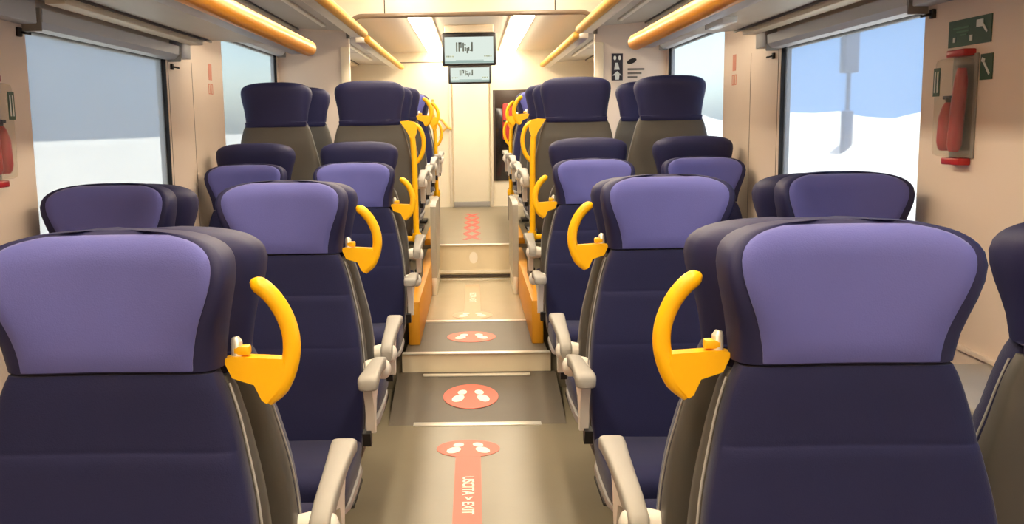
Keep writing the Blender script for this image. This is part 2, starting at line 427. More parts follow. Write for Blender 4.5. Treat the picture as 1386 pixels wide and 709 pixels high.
def make_seat(s, kind):
    """s: side of the aisle in the seat's own frame, 0 for a window seat; kind plain / arc / pole"""
    t = thing('train_seat', 'x', 'seat')
    h = obj('headrest', head_body(), M['navyhead'], t, 50); p = obj('headrest_panel', head_panel(), M['violet'], h, 50)
    p['label'] = 'violet headrest pad'
    obj('backrest', backrest(), M['navy'], t, 50)
    sh = obj('back_shell', shell(), M['shell'], t, 50); sh['label'] = 'grey-brown plastic back shell'
    for e in (-1, 1): obj('edge_piping', edge_trim(e), M['piping'], sh, 50)
    obj('seat_cushion', cushion(), M['navy'], t, 50)
    obj('seat_pan', seat_pan(), M['piping'], t, 50)
    obj('seat_base', seat_base(), M['base'], t)
    if s:
        a = obj('armrest', armrest(s), M['arm'], t, 50); obj('arm_bracket', arm_bracket(s), M['pivot'], a); obj('arm_pivot', arm_pivot(s), M['pivot'], a, 50); obj('arm_strut', arm_strut(s), M['black'], a)
        if kind == 'arc':
            g = obj('grab_handle', handle_arc(s), M['yellow'], t, 50); obj('handle_bracket', handle_bracket(s), M['yellow'], g); obj('handle_pin', handle_pin(s), M['alu'], g)
            g['label'] = 'yellow crescent grab handle'
        if kind == 'pole':
            g = obj('grab_handle', pole_handle(s), M['yellow'], t, 50); g['label'] = 'yellow loop handle'
            g2 = obj('grab_pole', grab_pole(s), M['yellow'], t, 50); g2['label'] = 'yellow upright pole'; obj('pole_foot', pole_foot(s), M['yellow'], g2, 50)
            obj('side_panel', side_panel(s), M['shell'], t)
    return t
protos = {}
def seat(x, y, z, away, label, group, kind='plain'):
    aisle = abs(x) < 0.9
    side = 0
    if aisle:
        side = -1 if x > 0 else 1
        if away: side = -side
    key = (side, kind if aisle else 'plain')
    rot = PI if away else 0
    if key not in protos:
        o = make_seat(*key); protos[key] = o
        o.location = (x, y, z); o.rotation_euler = (0, 0, rot); o['label'] = label; o['group'] = group
        return o
    return dup(protos[key], (x, y, z), rot, label, group)

XA, XW = 0.600, 1.147
FU = 0.46; PL = 0.43
GF, GA, GT = 'seats facing the camera on the lower floor', 'seats turned away on the lower floor', 'seats on the raised floor'
sd = lambda x: 'left' if x < 0 else 'right'
rows = [
  # y, z, away, kind, window seats left/right, words
  (1.530, 0.0, False, 'arc', (), 'nearest row facing us, {c} with yellow handle, big violet headrest, {s} of aisle', GF),
  (1.790, -0.012, True, 'plain', (1,), 'seat turned away, back to back with the nearest row, {s} {w} seat', GA),
  (2.990, 0.0, False, 'arc', (-1, 1), 'second row facing us, {c}, {s} {w} seat, violet headrest', GF),
  (3.250, -0.012, True, 'plain', (-1, 1), 'seat turned away, back to back with the second row, {s} {w} seat', GA),
  (4.830, -0.010, False, 'arc', (-1, 1), 'third row facing us, {c}, just before the steps, {s} {w} seat', GF),
  (5.090, 0.090, True, 'plain', (-1, 1), 'seat turned away behind the third row, dark headrest showing, {s} {w} seat', GA),
  (5.700, PL, True, 'pole', (-1, 1), 'first raised row, grey shell back towards us, {s} {w} seat', GT),
  (6.425, PL, True, 'plain', (-1, 1), 'second raised row turned away, just before the partition, {s} {w} seat', GT),
  (7.330, FU, True, 'arc', (-1, 1), 'raised seat turned away just past the partition, {s} {w} seat', GT),
  (8.700, FU, False, 'arc', (-1, 1), 'raised seat facing us, last row before the end wall, {s} {w} seat', GT),
  (8.970, FU, True, 'pole', (-1, 1), 'raised seat turned away, last before the end door, {s} {w} seat', GT),
]
for y, z, away, kind, wins, words, grp in rows:
    for x in (-XA, XA):
        seat(x, y, z, away, words.format(c='navy seat', s=sd(x), w='aisle'), grp, kind)
    for w in wins:
        seat(w * XW, y - (0.055 if y == 1.790 else 0.0), z, away, words.format(c='navy seat', s=sd(w), w='window'), grp)

# ------------------------------------------------------------------ floors and steps
WX = 1.40
bm = NB(); box(bm, -WX, WX, -2.6, 4.28, -0.08, 0.0); struct('floor_lower', bm, M['floor'], smooth=0)
bm = NB(); box(bm, 0.411, WX, 4.28, 4.90, -0.08, 0.0); box(bm, -WX, -0.411, 4.28, 4.90, -0.08, 0.0); struct('floor_seating', bm, M['floor'], smooth=0)
bm = NB(); prism(bm, [(4.28, -0.06), (4.28, 0.0), (4.86, 0.10), (4.86, -0.06)], -0.41, 0.41, 'yz'); struct('floor_ramp', bm, M['tread'], smooth=0)
bm = NB(); box(bm, -0.385, 0.385, 4.86, 4.875, 0.0, 0.198); struct('trim_1', bm, M['riser'], smooth=0)
bm = NB(); box(bm, -0.37, 0.37, 4.875, 5.67, 0.10, 0.20); struct('floor_tread', bm, M['tread'], smooth=0)
bm = NB(); box(bm, -0.33, 0.33, 5.67, 7.31, 0.10, 0.20); struct('floor_middle', bm, M['glare'], smooth=0)
bm = NB(); box(bm, -0.33, 0.33, 7.31, 7.33, 0.19, FU); struct('trim_2', bm, M['riser'], smooth=0)
bm = NB(); box(bm, -WX, WX, 7.33, 11.0, FU - 0.08, FU); struct('floor_upper', bm, M['floor'], smooth=0)
for s, nm in ((-1, 'floor_platform_left'), (1, 'floor_platform_right')):
    bm = NB(); box(bm, min(s * 0.36, s * WX), max(s * 0.36, s * WX), 4.90, 5.30, -0.05, 0.090); box(bm, min(s * 0.36, s * WX), max(s * 0.36, s * WX), 5.30, 7.33, 0.0, PL); struct(nm, bm, M['floor'], smooth=0)
# ochre kerb along the platforms
for i, s in enumerate((-1, 1)):
    bm = NB(); box(bm, min(s * 0.30, s * 0.362), max(s * 0.30, s * 0.362), 5.05, 7.31, 0.201, 0.437, 0.006)
    box(bm, min(s * 0.335, s * 0.385), max(s * 0.335, s * 0.385), 7.335, 9.2, FU, FU + 0.05, 0.004)
    struct('trim_%d' % (3 + i), bm, M['kerb'])
# metal nosings
n = 5
for hw, ya, yb, z in [(0.295, 4.262, 4.312, 0.004), (0.38, 4.845, 4.885, 0.203), (0.275, 4.80, 4.838, 0.097), (0.31, 5.655, 5.70, 0.204), (0.30, 7.255, 7.295, 0.204), (0.30, 7.29, 7.35, FU + 0.004)]:
    bm = NB(); box(bm, -hw, hw, ya, yb, z - 0.006, z + 0.001, 0.001)
    struct('trim_%d' % n, bm, M['alu']); n += 1
bm = NB(); box(bm, -0.30, 0.30, 7.298, 7.309, 0.21, 0.232); struct('trim_%d' % n, bm, M['darkbrown']); n += 1
bm = NB(); box(bm, -0.30, 0.30, 7.296, 7.309, 0.245, 0.265); struct('trim_%d' % n, bm, M['alu']); n += 1

# ------------------------------------------------------------------ floor stickers
def disc(bm, cx, cy, r, z0, z1, N=40, ry=None):
    prism(bm, [(cx + r * math.cos(2 * PI * k / N), cy + (ry or r) * math.sin(2 * PI * k / N)) for k in range(N)], z0, z1, 'xy')
def foot(bm, cx, cy, s, z0, z1, k=1.0):
    def ell(x, y, rx, ry, rot):
        c, sn = math.cos(rot), math.sin(rot)
        prism(bm, [(x + rx * math.cos(a) * c - ry * math.sin(a) * sn, y + rx * math.cos(a) * sn + ry * math.sin(a) * c) for a in [2 * PI * q / 24 for q in range(24)]], z0, z1, 'xy')
    ell(cx + s * 0.006 * k, cy - 0.026 * k, 0.030 * k, 0.046 * k, s * 0.45)
    ell(cx - s * 0.016 * k, cy + 0.048 * k, 0.024 * k, 0.030 * k, s * 0.45)
def sticker(cx, cy, z, label, grp, r=0.135, stem=None, rotx=0.0, words=False, farfeet=False, red=None, ell=1.0):
    t = thing('floor_sticker', label, 'sticker', (cx, cy, z), 0, grp); t.rotation_euler = (rotx, 0, 0)
    m = red or M['red']
    bm = NB(); disc(bm, 0, 0, r, 0.0006, 0.002, 48, r * ell); obj('sticker_disc', bm, m, t, 0)
    for s in (-1, 1):
        bm = NB(); foot(bm, s * 0.056 * r / 0.135, 0, s, 0.002, 0.003, r / 0.135 * 0.9); obj('footprint', bm, M['white'], t, 0)
    if stem:
        a, b = stem
        bm = NB(); box(bm, -0.052, 0.052, min(a, b), max(a, b), 0.0004, 0.0018); st = obj('sticker_stem', bm, m, t, 0)
        if words:
            me = text_mesh('USCITA > EXIT', 0.068)
            o = bpy.data.objects.new('lettering', me); col.objects.link(o); me.materials.append(M['white']); o.parent = st
            o.rotation_euler = (0, 0, -PI / 2); o.location = (0.0, words, 0.0022)
            bb = [v.co.x for v in me.vertices]; k = 0.37 / (max(bb) - min(bb)); o.scale = (k, 0.9, 1)
    return t
G = 'red floor stickers along the aisle'
sticker(-0.04, 3.95, 0.0, 'red floor sticker with footprints and USCITA > EXIT stem, nearest the camera', G, stem=(-0.10, -1.75), words=-0.52, ell=0.82)
sticker(-0.03, 4.57, 0.051, 'round red footprint sticker on the dark ramp between the nearest two metal strips', G, rotx=math.atan(0.10 / 0.58))
sticker(-0.025, 5.24, 0.20, 'round red footprint sticker on the dark tread between the ochre kerb ends', G)
sticker(-0.02, 5.86, 0.20, 'pale red sticker with stem on the shiny floor between the ochre kerbs', G, r=0.125, stem=(0.11, 1.15), words=0.62, red=M['palered'])
t = thing('floor_sticker', 'faint round sticker on the riser below the raised floor', 'sticker', (-0.01, 7.3095, 0.362), 0, G); t.rotation_euler = (PI / 2, 0, 0)
bm = NB(); disc(bm, 0, 0, 0.055, 0.0004, 0.0016, 40, 0.075); obj('sticker_disc', bm, M['riser'], t, 0)
bm = NB(); disc(bm, 0, 0, 0.032, 0.0016, 0.0026, 30, 0.045); obj('sticker_centre', bm, M['white'], t, 0)
t = thing('floor_sticker', 'red sticker chain on the raised floor leading to the end door', 'sticker', (-0.02, 7.55, FU), 0, G)
bm = NB()
for k in range(5):
    y = 0.10 + k * 0.47
    for e in (-1, 1): prism(bm, [(e * -0.075, y), (e * -0.035, y), (e * 0.075, y + 0.40), (e * 0.035, y + 0.40)], 0.0005 + 0.0004 * (e > 0), 0.002 + 0.0004 * (e > 0), 'xy')
obj('sticker_marks', bm, M['chain'], t, 0)

# ------------------------------------------------------------------ side walls with window openings
ZC = 2.46
wins = {  # name -> list of (ya, yb, z0, z1)
  -1: [(3.06, 4.46, 0.74, 1.705), (5.46, 7.00, 0.98, 1.90), (7.75, 10.1, 1.15, 1.90)],
   1: [(0.95, 2.46, 0.74, 1.705), (3.06, 4.46, 0.74, 1.705), (5.46, 7.00, 0.98, 1.90), (7.75, 10.1, 1.15, 1.90)],
}
wn = 1
for s, nm in ((-1, 'wall_left'), (1, 'wall_right')):
    bm = NB(); x0, x1 = s * WX, s * (WX + 0.045); a, b = min(x0, x1), max(x0, x1); y = -2.6
    for ya, yb, z0, z1 in wins[s]:
        box(bm, a, b, y, ya, -0.08, ZC); box(bm, a, b, ya, yb, -0.08, z0); box(bm, a, b, ya, yb, z1, ZC); y = yb
    box(bm, a, b, y, 11.0, -0.08, ZC)
    struct(nm, bm, M['wall'], smooth=0)
    for ya, yb, z0, z1 in wins[s]:
        w = bpy.data.objects.new('window_%d' % wn, None); col.objects.link(w); w['kind'] = 'structure'; w.location = (s * 1.434, (ya + yb) / 2, z0)
        oy = (ya + yb) / 2
        bm = NB(); hy = (yb - ya) / 2; g = 0.022
        for c in ((-hy, -hy + g, 0, z1 - z0), (hy - g, hy, 0, z1 - z0), (-hy, hy, 0, g), (-hy, hy, z1 - z0 - g, z1 - z0)):
            box(bm, -0.008, 0.008, c[0], c[1], c[2], c[3])
        # dark rubber lining on the far jamb
        jx = sorted((-s * 0.032, -s * 0.006)); box(bm, jx[0], jx[1], hy - 0.006, hy, 0, z1 - z0)
        obj('window_frame', bm, M['black'], w, 0)
        bm = NB(); box(bm, -0.004, 0.004, -hy + g, hy - g, g, z1 - z0 - g); obj('window_pane', bm, M['glass'], w, 0)
        wn += 1
# seams of the wall panels
for i, (s, y) in enumerate([(-1, 4.86), (1, 4.93), (-1, 4.48), (1, 4.49)]):
    bm = NB(); xs = sorted((s * (WX - 0.0015), s * WX)); box(bm, xs[0], xs[1], y, y + 0.004, 0.45, 1.70); struct('trim_%d' % n, bm, M['archtrim'], smooth=0); n += 1
for i, s in enumerate((1,)):
    bm = NB(); xs = sorted((s * (WX - 0.012), s * WX)); box(bm, xs[0], xs[1], -2.5, 7.0, 0.70, 0.716, 0.003); struct('trim_%d' % n, bm, M['wall']); n += 1

# roller blinds
def blind(s, ya, yb, z0, z1, label, m, hook=False):
    t = thing('roller_blind', label, 'blind', (s * 1.42, (ya + yb) / 2, z0 + 0.004), 0, 'roller blinds in the windows')
    hy = (yb - ya) / 2 - 0.010; h = z1 - z0
    bm = NB(); box(bm, -0.0015, 0.0015, -hy, hy + 0.003, 0.02, h - 0.01); obj('blind_fabric', bm, m, t, 0)
    bm = NB(); box(bm, -0.008, 0.008, -hy, hy + 0.002, 0.004, 0.022, 0.003); obj('hem_bar', bm, M['alu'], t)
    bm = NB(); xs = sorted((-s * 0.082, -s * 0.024))
    prof = [(-s * 0.022, h + 0.0), (-s * 0.060, h + 0.004), (-s * 0.080, h + 0.022), (-s * 0.082, h + 0.062), (-s * 0.024, h + 0.062)]
    prism(bm, prof, -hy - 0.012, hy + 0.02, 'xz'); bevel_all(bm, 0.004)
    for v in bm.verts: v.co.z -= 0.022
    c = obj('cassette', bm, M['cassette'], t)
    for e in (-1, 1):
        bm = NB(); yy = sorted((e * (hy + 0.024), e * (hy + 0.034))); box(bm, xs[0] - 0.002, xs[1] + 0.002, yy[0], yy[1], h - 0.030, h + 0.042, 0.003)
        obj('end_cap', bm, M['arm'], c)
    return t
blind(-1, *wins[-1][0], 'dimmed see-through roller blind over the large window on the left wall', M['blindL'])
blind(1, *wins[1][1], 'bright roller blind over the large window beside the green sign', M['blindR'])
blind(1, *wins[1][0], 'roller blind at the right picture edge behind the nearest seats', M['blindR'])
blind(-1, *wins[-1][1], 'whitish roller blind over the left window beside the raised seats', M['blindL'])
blind(1, *wins[1][2], 'whitish roller blind over the right window beside the raised seats', M['blindR'])
def hook(s, y, z, label):
    t = thing('blind_hook', label, 'hook', (s * WX, y, z), 0, 'blind hooks beside the windows')
    bm = NB(); xs = sorted((0, -s * 0.012)); box(bm, xs[0], xs[1], -0.012, 0.012, -0.014, 0.014, 0.003); obj('hook_plate', bm, M['base'], t)
    bm = NB(); tube(bm, [(-s * 0.010, 0, 0.0), (-s * 0.026, 0.0, -0.004), (-s * 0.032, 0.016, -0.006), (-s * 0.026, 0.030, -0.002)], 0.004, 8); obj('hook_arm', bm, M['base'], t)
hook(-1, 3.01, 1.675, 'small dark hook at the near top corner of the left window')
hook(1, 3.00, 1.675, 'small dark hook between the bright window and the green sign')
hook(-1, 4.53, 1.66, 'small dark hook at the far top corner of the left window')
hook(1, 4.55, 1.66, 'small dark hook at the far top corner of the right window')

# ------------------------------------------------------------------ ceilings, bulkhead, end walls
bm = NB(); box(bm, -WX - 0.07, WX + 0.07, -2.6, 7.12, ZC, ZC + 0.06); struct('ceiling', bm, M['ceil'], smooth=0)
ZF = 2.175
bm = NB(); box(bm, -WX, WX, 7.12, 11.06, ZF, ZF + 0.06); struct('ceiling_beyond_arch', bm, M['ceil'], smooth=0)
bm = NB(); box(bm, -WX, WX, -2.66, -2.6, -0.08, ZC); struct('wall_back', bm, M['wall'], smooth=0)
# bulkhead: an arch over the aisle between two panels
def rr(hw, zt, r, N=8):
    pts = []
    for k in range(N + 1):
        a = PI / 2 * k / N; pts.append((hw - r + r * math.cos(a), zt - r + r * math.sin(a)))
    return pts
HWO, ZT = 0.885, 2.155
right = [(HWO, PL)] + rr(HWO, ZT, 0.10)
poly_in = right + [(-x, z) for x, z in right[::-1]]
outer = [(WX, PL), (WX, ZC), (-WX, ZC), (-WX, PL)]
def bulk(y0_, y1_):
    bm = NB()
    for s in (-1, 1):
        xs = sorted((s * HWO, s * WX)); box(bm, xs[0], xs[1], y0_, y1_, PL, ZT)
        c = [(s * x, z) for x, z in rr(HWO, ZT, 0.10)] + [(s * HWO, ZT)]
        prism(bm, c, y0_, y1_, 'xz')
    box(bm, -WX, WX, y0_, y1_, ZT, ZC)
    return bm
struct('wall_partition', bulk(7.06, 7.12), M['wall'], smooth=0)
# rounded brown edging of the arch
bm = NB()
pts = [(x, 7.055, z) for x, z in right[1:]] + [(-x, 7.055, z) for x, z in right[1:][::-1]]
tube(bm, [(HWO, 7.055, 2.0)] + pts + [(-HWO, 7.055, 2.0)], 0.017, 10); struct('trim_%d' % n, bm, M['archtrim']); n += 1
bm = NB()
for s in (-1, 1):
    xs = sorted((s * (HWO - 0.005), s * (HWO + 0.06))); box(bm, xs[0], xs[1], 7.03, 7.06, PL, 1.94, 0.008)
struct('trim_%d' % n, bm, M['cream']); n += 1
for x in (-0.62, 0.60):
    bm = NB(); box(bm, x - 0.004, x + 0.004, 7.057, 7.06, 2.17, ZC); struct('trim_%d' % n, bm, M['darkbrown'], smooth=0); n += 1
YE = 10.80
bm = NB(); box(bm, -WX, WX, YE, YE + 0.06, FU - 0.08, ZC); struct('wall_end', bm, M['endwall'], smooth=0)
d = bpy.data.objects.new('door_1', None); col.objects.link(d); d['kind'] = 'structure'; d.location = (-0.02, YE, FU)
bm = NB(); box(bm, -0.20, 0.20, -0.025, 0, 0.06, 1.98, 0.006); obj('door_leaf', bm, M['endwall'], d)
bm = NB(); box(bm, -0.20, 0.20, -0.030, -0.001, 0.0, 0.06, 0.003); obj('kick_plate', bm, M['grey'], d)
bm = NB()
for x in (-0.245, 0.215): box(bm, x, x + 0.03, -0.035, 0, 0.0, 2.02, 0.004)
box(bm, -0.245, 0.245, -0.035, 0, 1.98, 2.02, 0.004); obj('door_frame', bm, M['cream'], d)
w = bpy.data.objects.new('window_%d' % wn, None); col.objects.link(w); w['kind'] = 'structure'; w.location = (0.43, YE, 0.75); wn += 1
bm = NB(); box(bm, -0.18, 0.22, -0.020, 0, 0, 0.98, 0.004); obj('window_pane', bm, M['darkglass'], w)
bm = NB(); box(bm, -0.20, 0.24, -0.026, 0, 0.80, 1.0, 0.004); box(bm, -0.205, -0.18, -0.028, 0, 0, 1.0, 0.003); obj('window_frame', bm, M['darkbrown'], w)
t = thing('red_cabinet', 'narrow red cabinet beside the dark glass on the end wall', 'cabinet', (0.385, YE - 0.05, 1.20))
bm = NB(); box(bm, -0.055, 0.055, -0.05, 0.05, 0.0, 0.40, 0.02); obj('body', bm, M['redcab'], t)
bm = NB(); box(bm, -0.05, 0.05, -0.055, -0.045, 0.2, 0.22, 0.003); obj('handle', bm, M['base'], t)
for z in (2.06,):
    bm = NB(); box(bm, -WX, -0.30, YE - 0.003, YE, z, z + 0.012); struct('trim_%d' % n, bm, M['archtrim'], smooth=0); n += 1
# bent amber rail on the end wall
t = thing('wall_rail', 'bent amber grab rail on the cream end wall beside the door', 'grab rail', (-0.44, YE, 1.30))
bm = NB(); tube(bm, [(0.0, -0.05, 0.36), (0.0, -0.05, 0.22), (0.02, -0.05, 0.16), (0.10, -0.05, 0.13), (0.16, -0.05, 0.05), (0.20, -0.05, 0.03)], 0.014, 10); obj('rail', bm, M['amber'], t)
bm = NB(); tube(bm, [(0.16, -0.05, 0.06), (0.10, -0.05, 0.0), (0.07, -0.05, -0.06)], 0.010, 10); obj('rail_branch', bm, M['amber'], t)
bm = NB()
for px, pz in ((0.0, 0.34), (0.19, 0.035), (0.02, 0.16)): tube(bm, [(px, 0.0, pz), (px, -0.05, pz)], 0.014, 10)
obj('mount', bm, M['amber'], t)

# ceiling lamps: two runs of light along the car
def lamp(x, ya, yb, z, label, hw=0.075):
    t = thing('ceiling_light', label, 'ceiling light', (x, (ya + yb) / 2, z), 0, 'long ceiling lights'); h = (yb - ya) / 2
    bm = NB(); box(bm, -hw - 0.02, -hw, -h, h, -0.012, 0.0, 0.002); box(bm, hw, hw + 0.02, -h, h, -0.012, 0.0, 0.002); obj('light_frame', bm, M['cream'], t)
    bm = NB(); box(bm, -hw, hw, -h, h, -0.036, -0.001, 0.006); obj('diffuser', bm, M['lamp'], t, 0)
for s in (-1, 1):
    lamp(s * 0.385, 7.18, 10.75, ZF - 0.002, 'long bright ceiling light beyond the arch, %s of the hanging screens' % sd(s))
    lamp(s * 0.46, -2.0, 6.9, ZC - 0.002, 'long ceiling light over the lower seats, %s run' % sd(s))

# ------------------------------------------------------------------ luggage racks
def rack(s, ya, yb, zt, label, tubemat, r=0.036, near=True, lamps=(), joints=()):
    t = thing('luggage_rack', label, 'luggage rack', (s * WX, (ya + yb) / 2, zt), 0, 'luggage racks along the side walls')
    h = (yb - ya) / 2
    def X(d): return -s * d                    # distance out from the wall
    def bx(bm, d0, d1, a, b, z0, z1, bev=0.003):
        q = sorted((X(d0), X(d1))); box(bm, q[0], q[1], a, b, z0, z1, bev)
    bm = NB()
    prism(bm, [(X(0.002), 0.050), (X(0.06), 0.040), (X(0.17), 0.046), (X(0.50), 0.022), (X(0.56), 0.020), (X(0.56), 0.045), (X(0.17), 0.075), (X(0.002), 0.075)], -h, h, 'xz')
    sh = obj('shelf', bm, M['rack'], t, 0)
    bm = NB(); bx(bm, 0.545, 0.612, -h, h - 0.05, -0.028, 0.020, 0.006); obj('front_profile', bm, M['alu' if not near else 'cassette'], t)
    bm = NB(); capped_tube(bm, (X(0.63), -h, 0.0), (X(0.63), h, 0.0), r); obj('grab_rail', bm, tubemat, t, 50)
    L = 2 * h; nmod = max(1, round(L / 1.55)); step = L / nmod
    for k in range(nmod):
        a = -h + k * step + 0.03; b = -h + (k + 1) * step - (0.10 if near else 0.03)
        bm = NB(); bx(bm, 0.085, 0.150, a, b, 0.018, 0.046, 0.004); obj('cable_duct', bm, M['cream'], t)
        if k:
            bm = NB(); yj = -h + k * step; prism(bm, [(X(0.01), 0.0470), (X(0.06), 0.0390), (X(0.17), 0.0450), (X(0.50), 0.0210), (X(0.53), 0.0200), (X(0.53), 0.03), (X(0.17), 0.06), (X(0.01), 0.06)], yj - 0.002, yj + 0.002, 'xz'); obj('joint', bm, M['darkbrown'], sh, 0)
    bm = NB(); bx(bm, 0.158, 0.163, -h, h, 0.036, 0.050, 0); obj('seam', bm, M['darkbrown'], sh, 0)
    for y in lamps:
        bm = NB(); bx(bm, 0.36, 0.42, y - 0.14, y + 0.14, 0.006, 0.034, 0.006); l = obj('reading_light', bm, M['readlamp'], t)
        bm = NB(); bx(bm, 0.37, 0.41, y + 0.15, y + 0.19, 0.010, 0.034, 0.004); obj('light_switch', bm, M['base'], l)
    if near:
        for a, b in ((2.50, 3.02), (4.515, 4.655)):
            bm = NB(); bx(bm, 0.002, 0.060, a - (ya + yb) / 2, b - (ya + yb) / 2, -0.040, 0.040, 0.004); obj('wall_fascia', bm, M['cassette'], t)
    else:
        bm = NB(); bx(bm, 0.385, 0.415, -h + 0.10, min(h - 0.3, 0.75), 0.014, 0.034, 0.004); obj('light_strip', bm, M['alu'], t)
    bm = NB(); bx(bm, 0.54, 0.60, h - 0.05, h + 0.004, -0.020, 0.040, 0.008); obj('end_cap', bm, M['cassette'], t)
    return t
for s in (-1, 1):
    rack(s, -2.0, 4.66, 1.740, 'low luggage rack with orange rail over the large window, %s side' % sd(s), M['orange'], 0.036, True, (2.67,) if s > 0 else ())
    rack(s, 4.74, 7.045, 2.030, 'high luggage rack over the raised seats before the arch, %s side' % sd(s), M['amber'], 0.030, False)
    rack(s, 7.20, 10.72, 2.010, 'high luggage rack with pale rail beyond the arch, %s side' % sd(s), M['amber'], 0.028, False)
# ------------------------------------------------------------------ hanging screens
def monitor(y, ztop, w, h, label, drop):
    t = thing('ceiling_monitor', label, 'monitor', (-0.022, y, ztop), 0, 'information screens hanging from the ceiling')
    bm = NB(); box(bm, -w / 2, w / 2, -0.03, 0.03, -h, 0, 0.012); obj('casing', bm, M['black'], t)
    sc_w, top, bot = w / 2 - 0.022, -0.034, -h + 0.018
    bm = NB(); box(bm, -sc_w, sc_w, -0.033, -0.029, bot, top); sc = obj('display', bm, M['screen'], t, 0)
    bm = NB(); box(bm, -sc_w * 0.55, sc_w * 0.6, -0.0345, -0.032, bot + 0.022, bot + 0.026); box(bm, -sc_w, sc_w, -0.0345, -0.032, bot + 0.002, bot + 0.018); obj('display_band', bm, M['screenband'], sc, 0)
    # blurred dark lettering: upright strokes and small marks as they read in the photograph
    bm = NB(); x = -w * 0.24; zc = (top + bot) / 2 + h * 0.10; hh = h * 0.14
    for dx, a, b, wd in [(0, -1, 1, .012), (.020, -1, 1, .010), (.036, -.2, 1, .010), (.020, .75, 1, .026), (.054, -1, .9, .011), (.070, -.9, -.1, .012), (.068, .3, .6, .012), (.086, -1.4, -.2, .009), (.100, -.9, .0, .009), (.112, -.9, -.6, .014), (.124, -1, 1, .012)]:
        box(bm, x + dx, x + dx + wd, -0.0350, -0.0325, zc + a * hh, zc + b * hh)
    obj('lettering', bm, M['ink'], sc, 0)
    bm = NB()
    zl = bot + h * 0.19
    for x0, nn in ((-sc_w + 0.012, 4), (sc_w - 0.075, 4)):
        for k in range(nn): box(bm, x0 + k * 0.016, x0 + k * 0.016 + 0.012, -0.0350, -0.0325, zl, zl + 0.012)
    obj('small_print', bm, M['inkpale'], sc, 0)
    bm = NB(); box(bm, -w / 2 + 0.02, w / 2 - 0.02, -0.05, 0.05, 0.0, drop, 0.01); obj('ceiling_mount', bm, M['cream'], t)
monitor(8.0, 2.112, 0.440, 0.262, 'larger hanging information screen nearer the arch', 0.062)
monitor(10.0, 1.985, 0.440, 0.195, 'smaller hanging information screen behind, below the larger one', 0.188)

# ------------------------------------------------------------------ wall signs and extinguisher cases
def wall_plate(name, label, cat, s, y0_, y1_, z0, z1, m):
    t = thing(name, label, cat, (s * WX, (y0_ + y1_) / 2, (z0 + z1) / 2))
    bm = NB(); q = sorted((-s * 0.003, 0)); hy, hz = (y1_ - y0_) / 2, (z1 - z0) / 2; box(bm, q[0], q[1], -hy, hy, -hz, hz); obj('plate', bm, m, t, 0)
    return t, hy, hz
def marks(t, s, polys, m, name='pictogram'):
    for p in polys:
        bm = NB(); prism(bm, p, -s * 0.0030, -s * 0.0042, 'yz'); obj(name, bm, m, t, 0)
def rect(a, b, c, d): return [(a, c), (b, c), (b, d), (a, d)]
# the large sign; seen from inside, its left side is at greater y
t, hy, hz = wall_plate('wall_sign', 'large green safety sign above the right extinguisher case', 'sign', 1, 2.665, 2.90, 1.565, 1.640, M['green'])
marks(t, 1, [rect(-0.075, -0.040, 0.008, 0.028), [(-0.075, 0.016), (-0.100, -0.006), (-0.094, -0.010), (-0.070, 0.010)], rect(0.075, 0.088, -0.024, -0.010), rect(-0.020, -0.006, -0.026, -0.010)], M['signwhite'])
marks(t, 1, [rect(0.0, 0.09, 0.012, 0.017), rect(0.0, 0.07, 0.002, 0.006), rect(0.01, 0.05, -0.008, -0.004)], M['signgrey'], 'small_print')
t, hy, hz = wall_plate('wall_sign', 'small green hammer sign right of the extinguisher case', 'sign', 1, 2.650, 2.712, 1.465, 1.535, M['green'])
marks(t, 1, [[(0.016, 0.022), (0.020, 0.016), (-0.016, -0.024), (-0.021, -0.018)], [(0.021, 0.026), (0.026, 0.016), (0.012, 0.010), (0.006, 0.021)]], M['signwhite'])
for s, yy, lab in ((-1, 5.20, 'faint red vertical notice on the left wall between the windows'), (1, 5.24, 'faint red vertical notice on the right wall between the windows')):
    t = thing('wall_notice', lab, 'notice', (s * WX, yy, 1.63))
    bm = NB(); q = sorted((-s * 0.002, 0)); box(bm, q[0], q[1], -0.03, 0.03, 0.0, 0.085); obj('red_band', bm, M['signred'], t, 0)
    bm = NB()
    for c in (-0.028, 0.022):
        for r_ in ((-0.075, -0.070), (-0.025, -0.020)): box(bm, q[0], q[1], c - 0.012, c + 0.016, r_[0], r_[1])
        for e in (-0.014, 0.012): box(bm, q[0], q[1], c + e, c + e + 0.005, -0.075, -0.020)
    obj('outlined_mark', bm, M['signred'], t, 0)
# lift-style black sign on the partition and its faint neighbours
t = thing('wall_sign', 'narrow black pictogram sign with white arrow on the right partition panel', 'sign', (1.045, 7.06, 1.765))
bm = NB(); box(bm, -0.040, 0.040, -0.003, 0, -0.095, 0.095); obj('plate', bm, M['signblack'], t, 0)
bm = NB()
def fl(poly): prism(bm, poly, -0.003, -0.0042, 'xz')
for cx in (-0.017, 0.017):
    fl([(cx + 0.010 * math.cos(a), 0.064 + 0.016 * math.sin(a)) for a in [2 * PI * k / 14 for k in range(14)]])
fl([(-0.014, 0.030), (0.004, 0.030), (0.018, -0.020), (-0.022, -0.020)])
obj('figures', bm, M['signwhite'], t, 0); bm = NB()
fl([(0.0, -0.030), (0.034, -0.060), (0.016, -0.060), (0.012, -0.090), (-0.012, -0.090), (-0.016, -0.060), (-0.034, -0.060)])
obj('arrow', bm, M['signwhite'], t, 0)
t = thing('wall_notice', 'faint grey printed notice beside the black pictogram sign', 'notice', (1.17, 7.06, 1.72))
bm = NB(); prism(bm, [(-0.02 + 0.034 * math.cos(a), 0.085 + 0.018 * math.sin(a) + 0.010 * math.cos(a)) for a in [2 * PI * k / 20 for k in range(20)]], -0.002, 0, 'xz'); obj('logo', bm, M['base'], t, 0)
bm = NB()
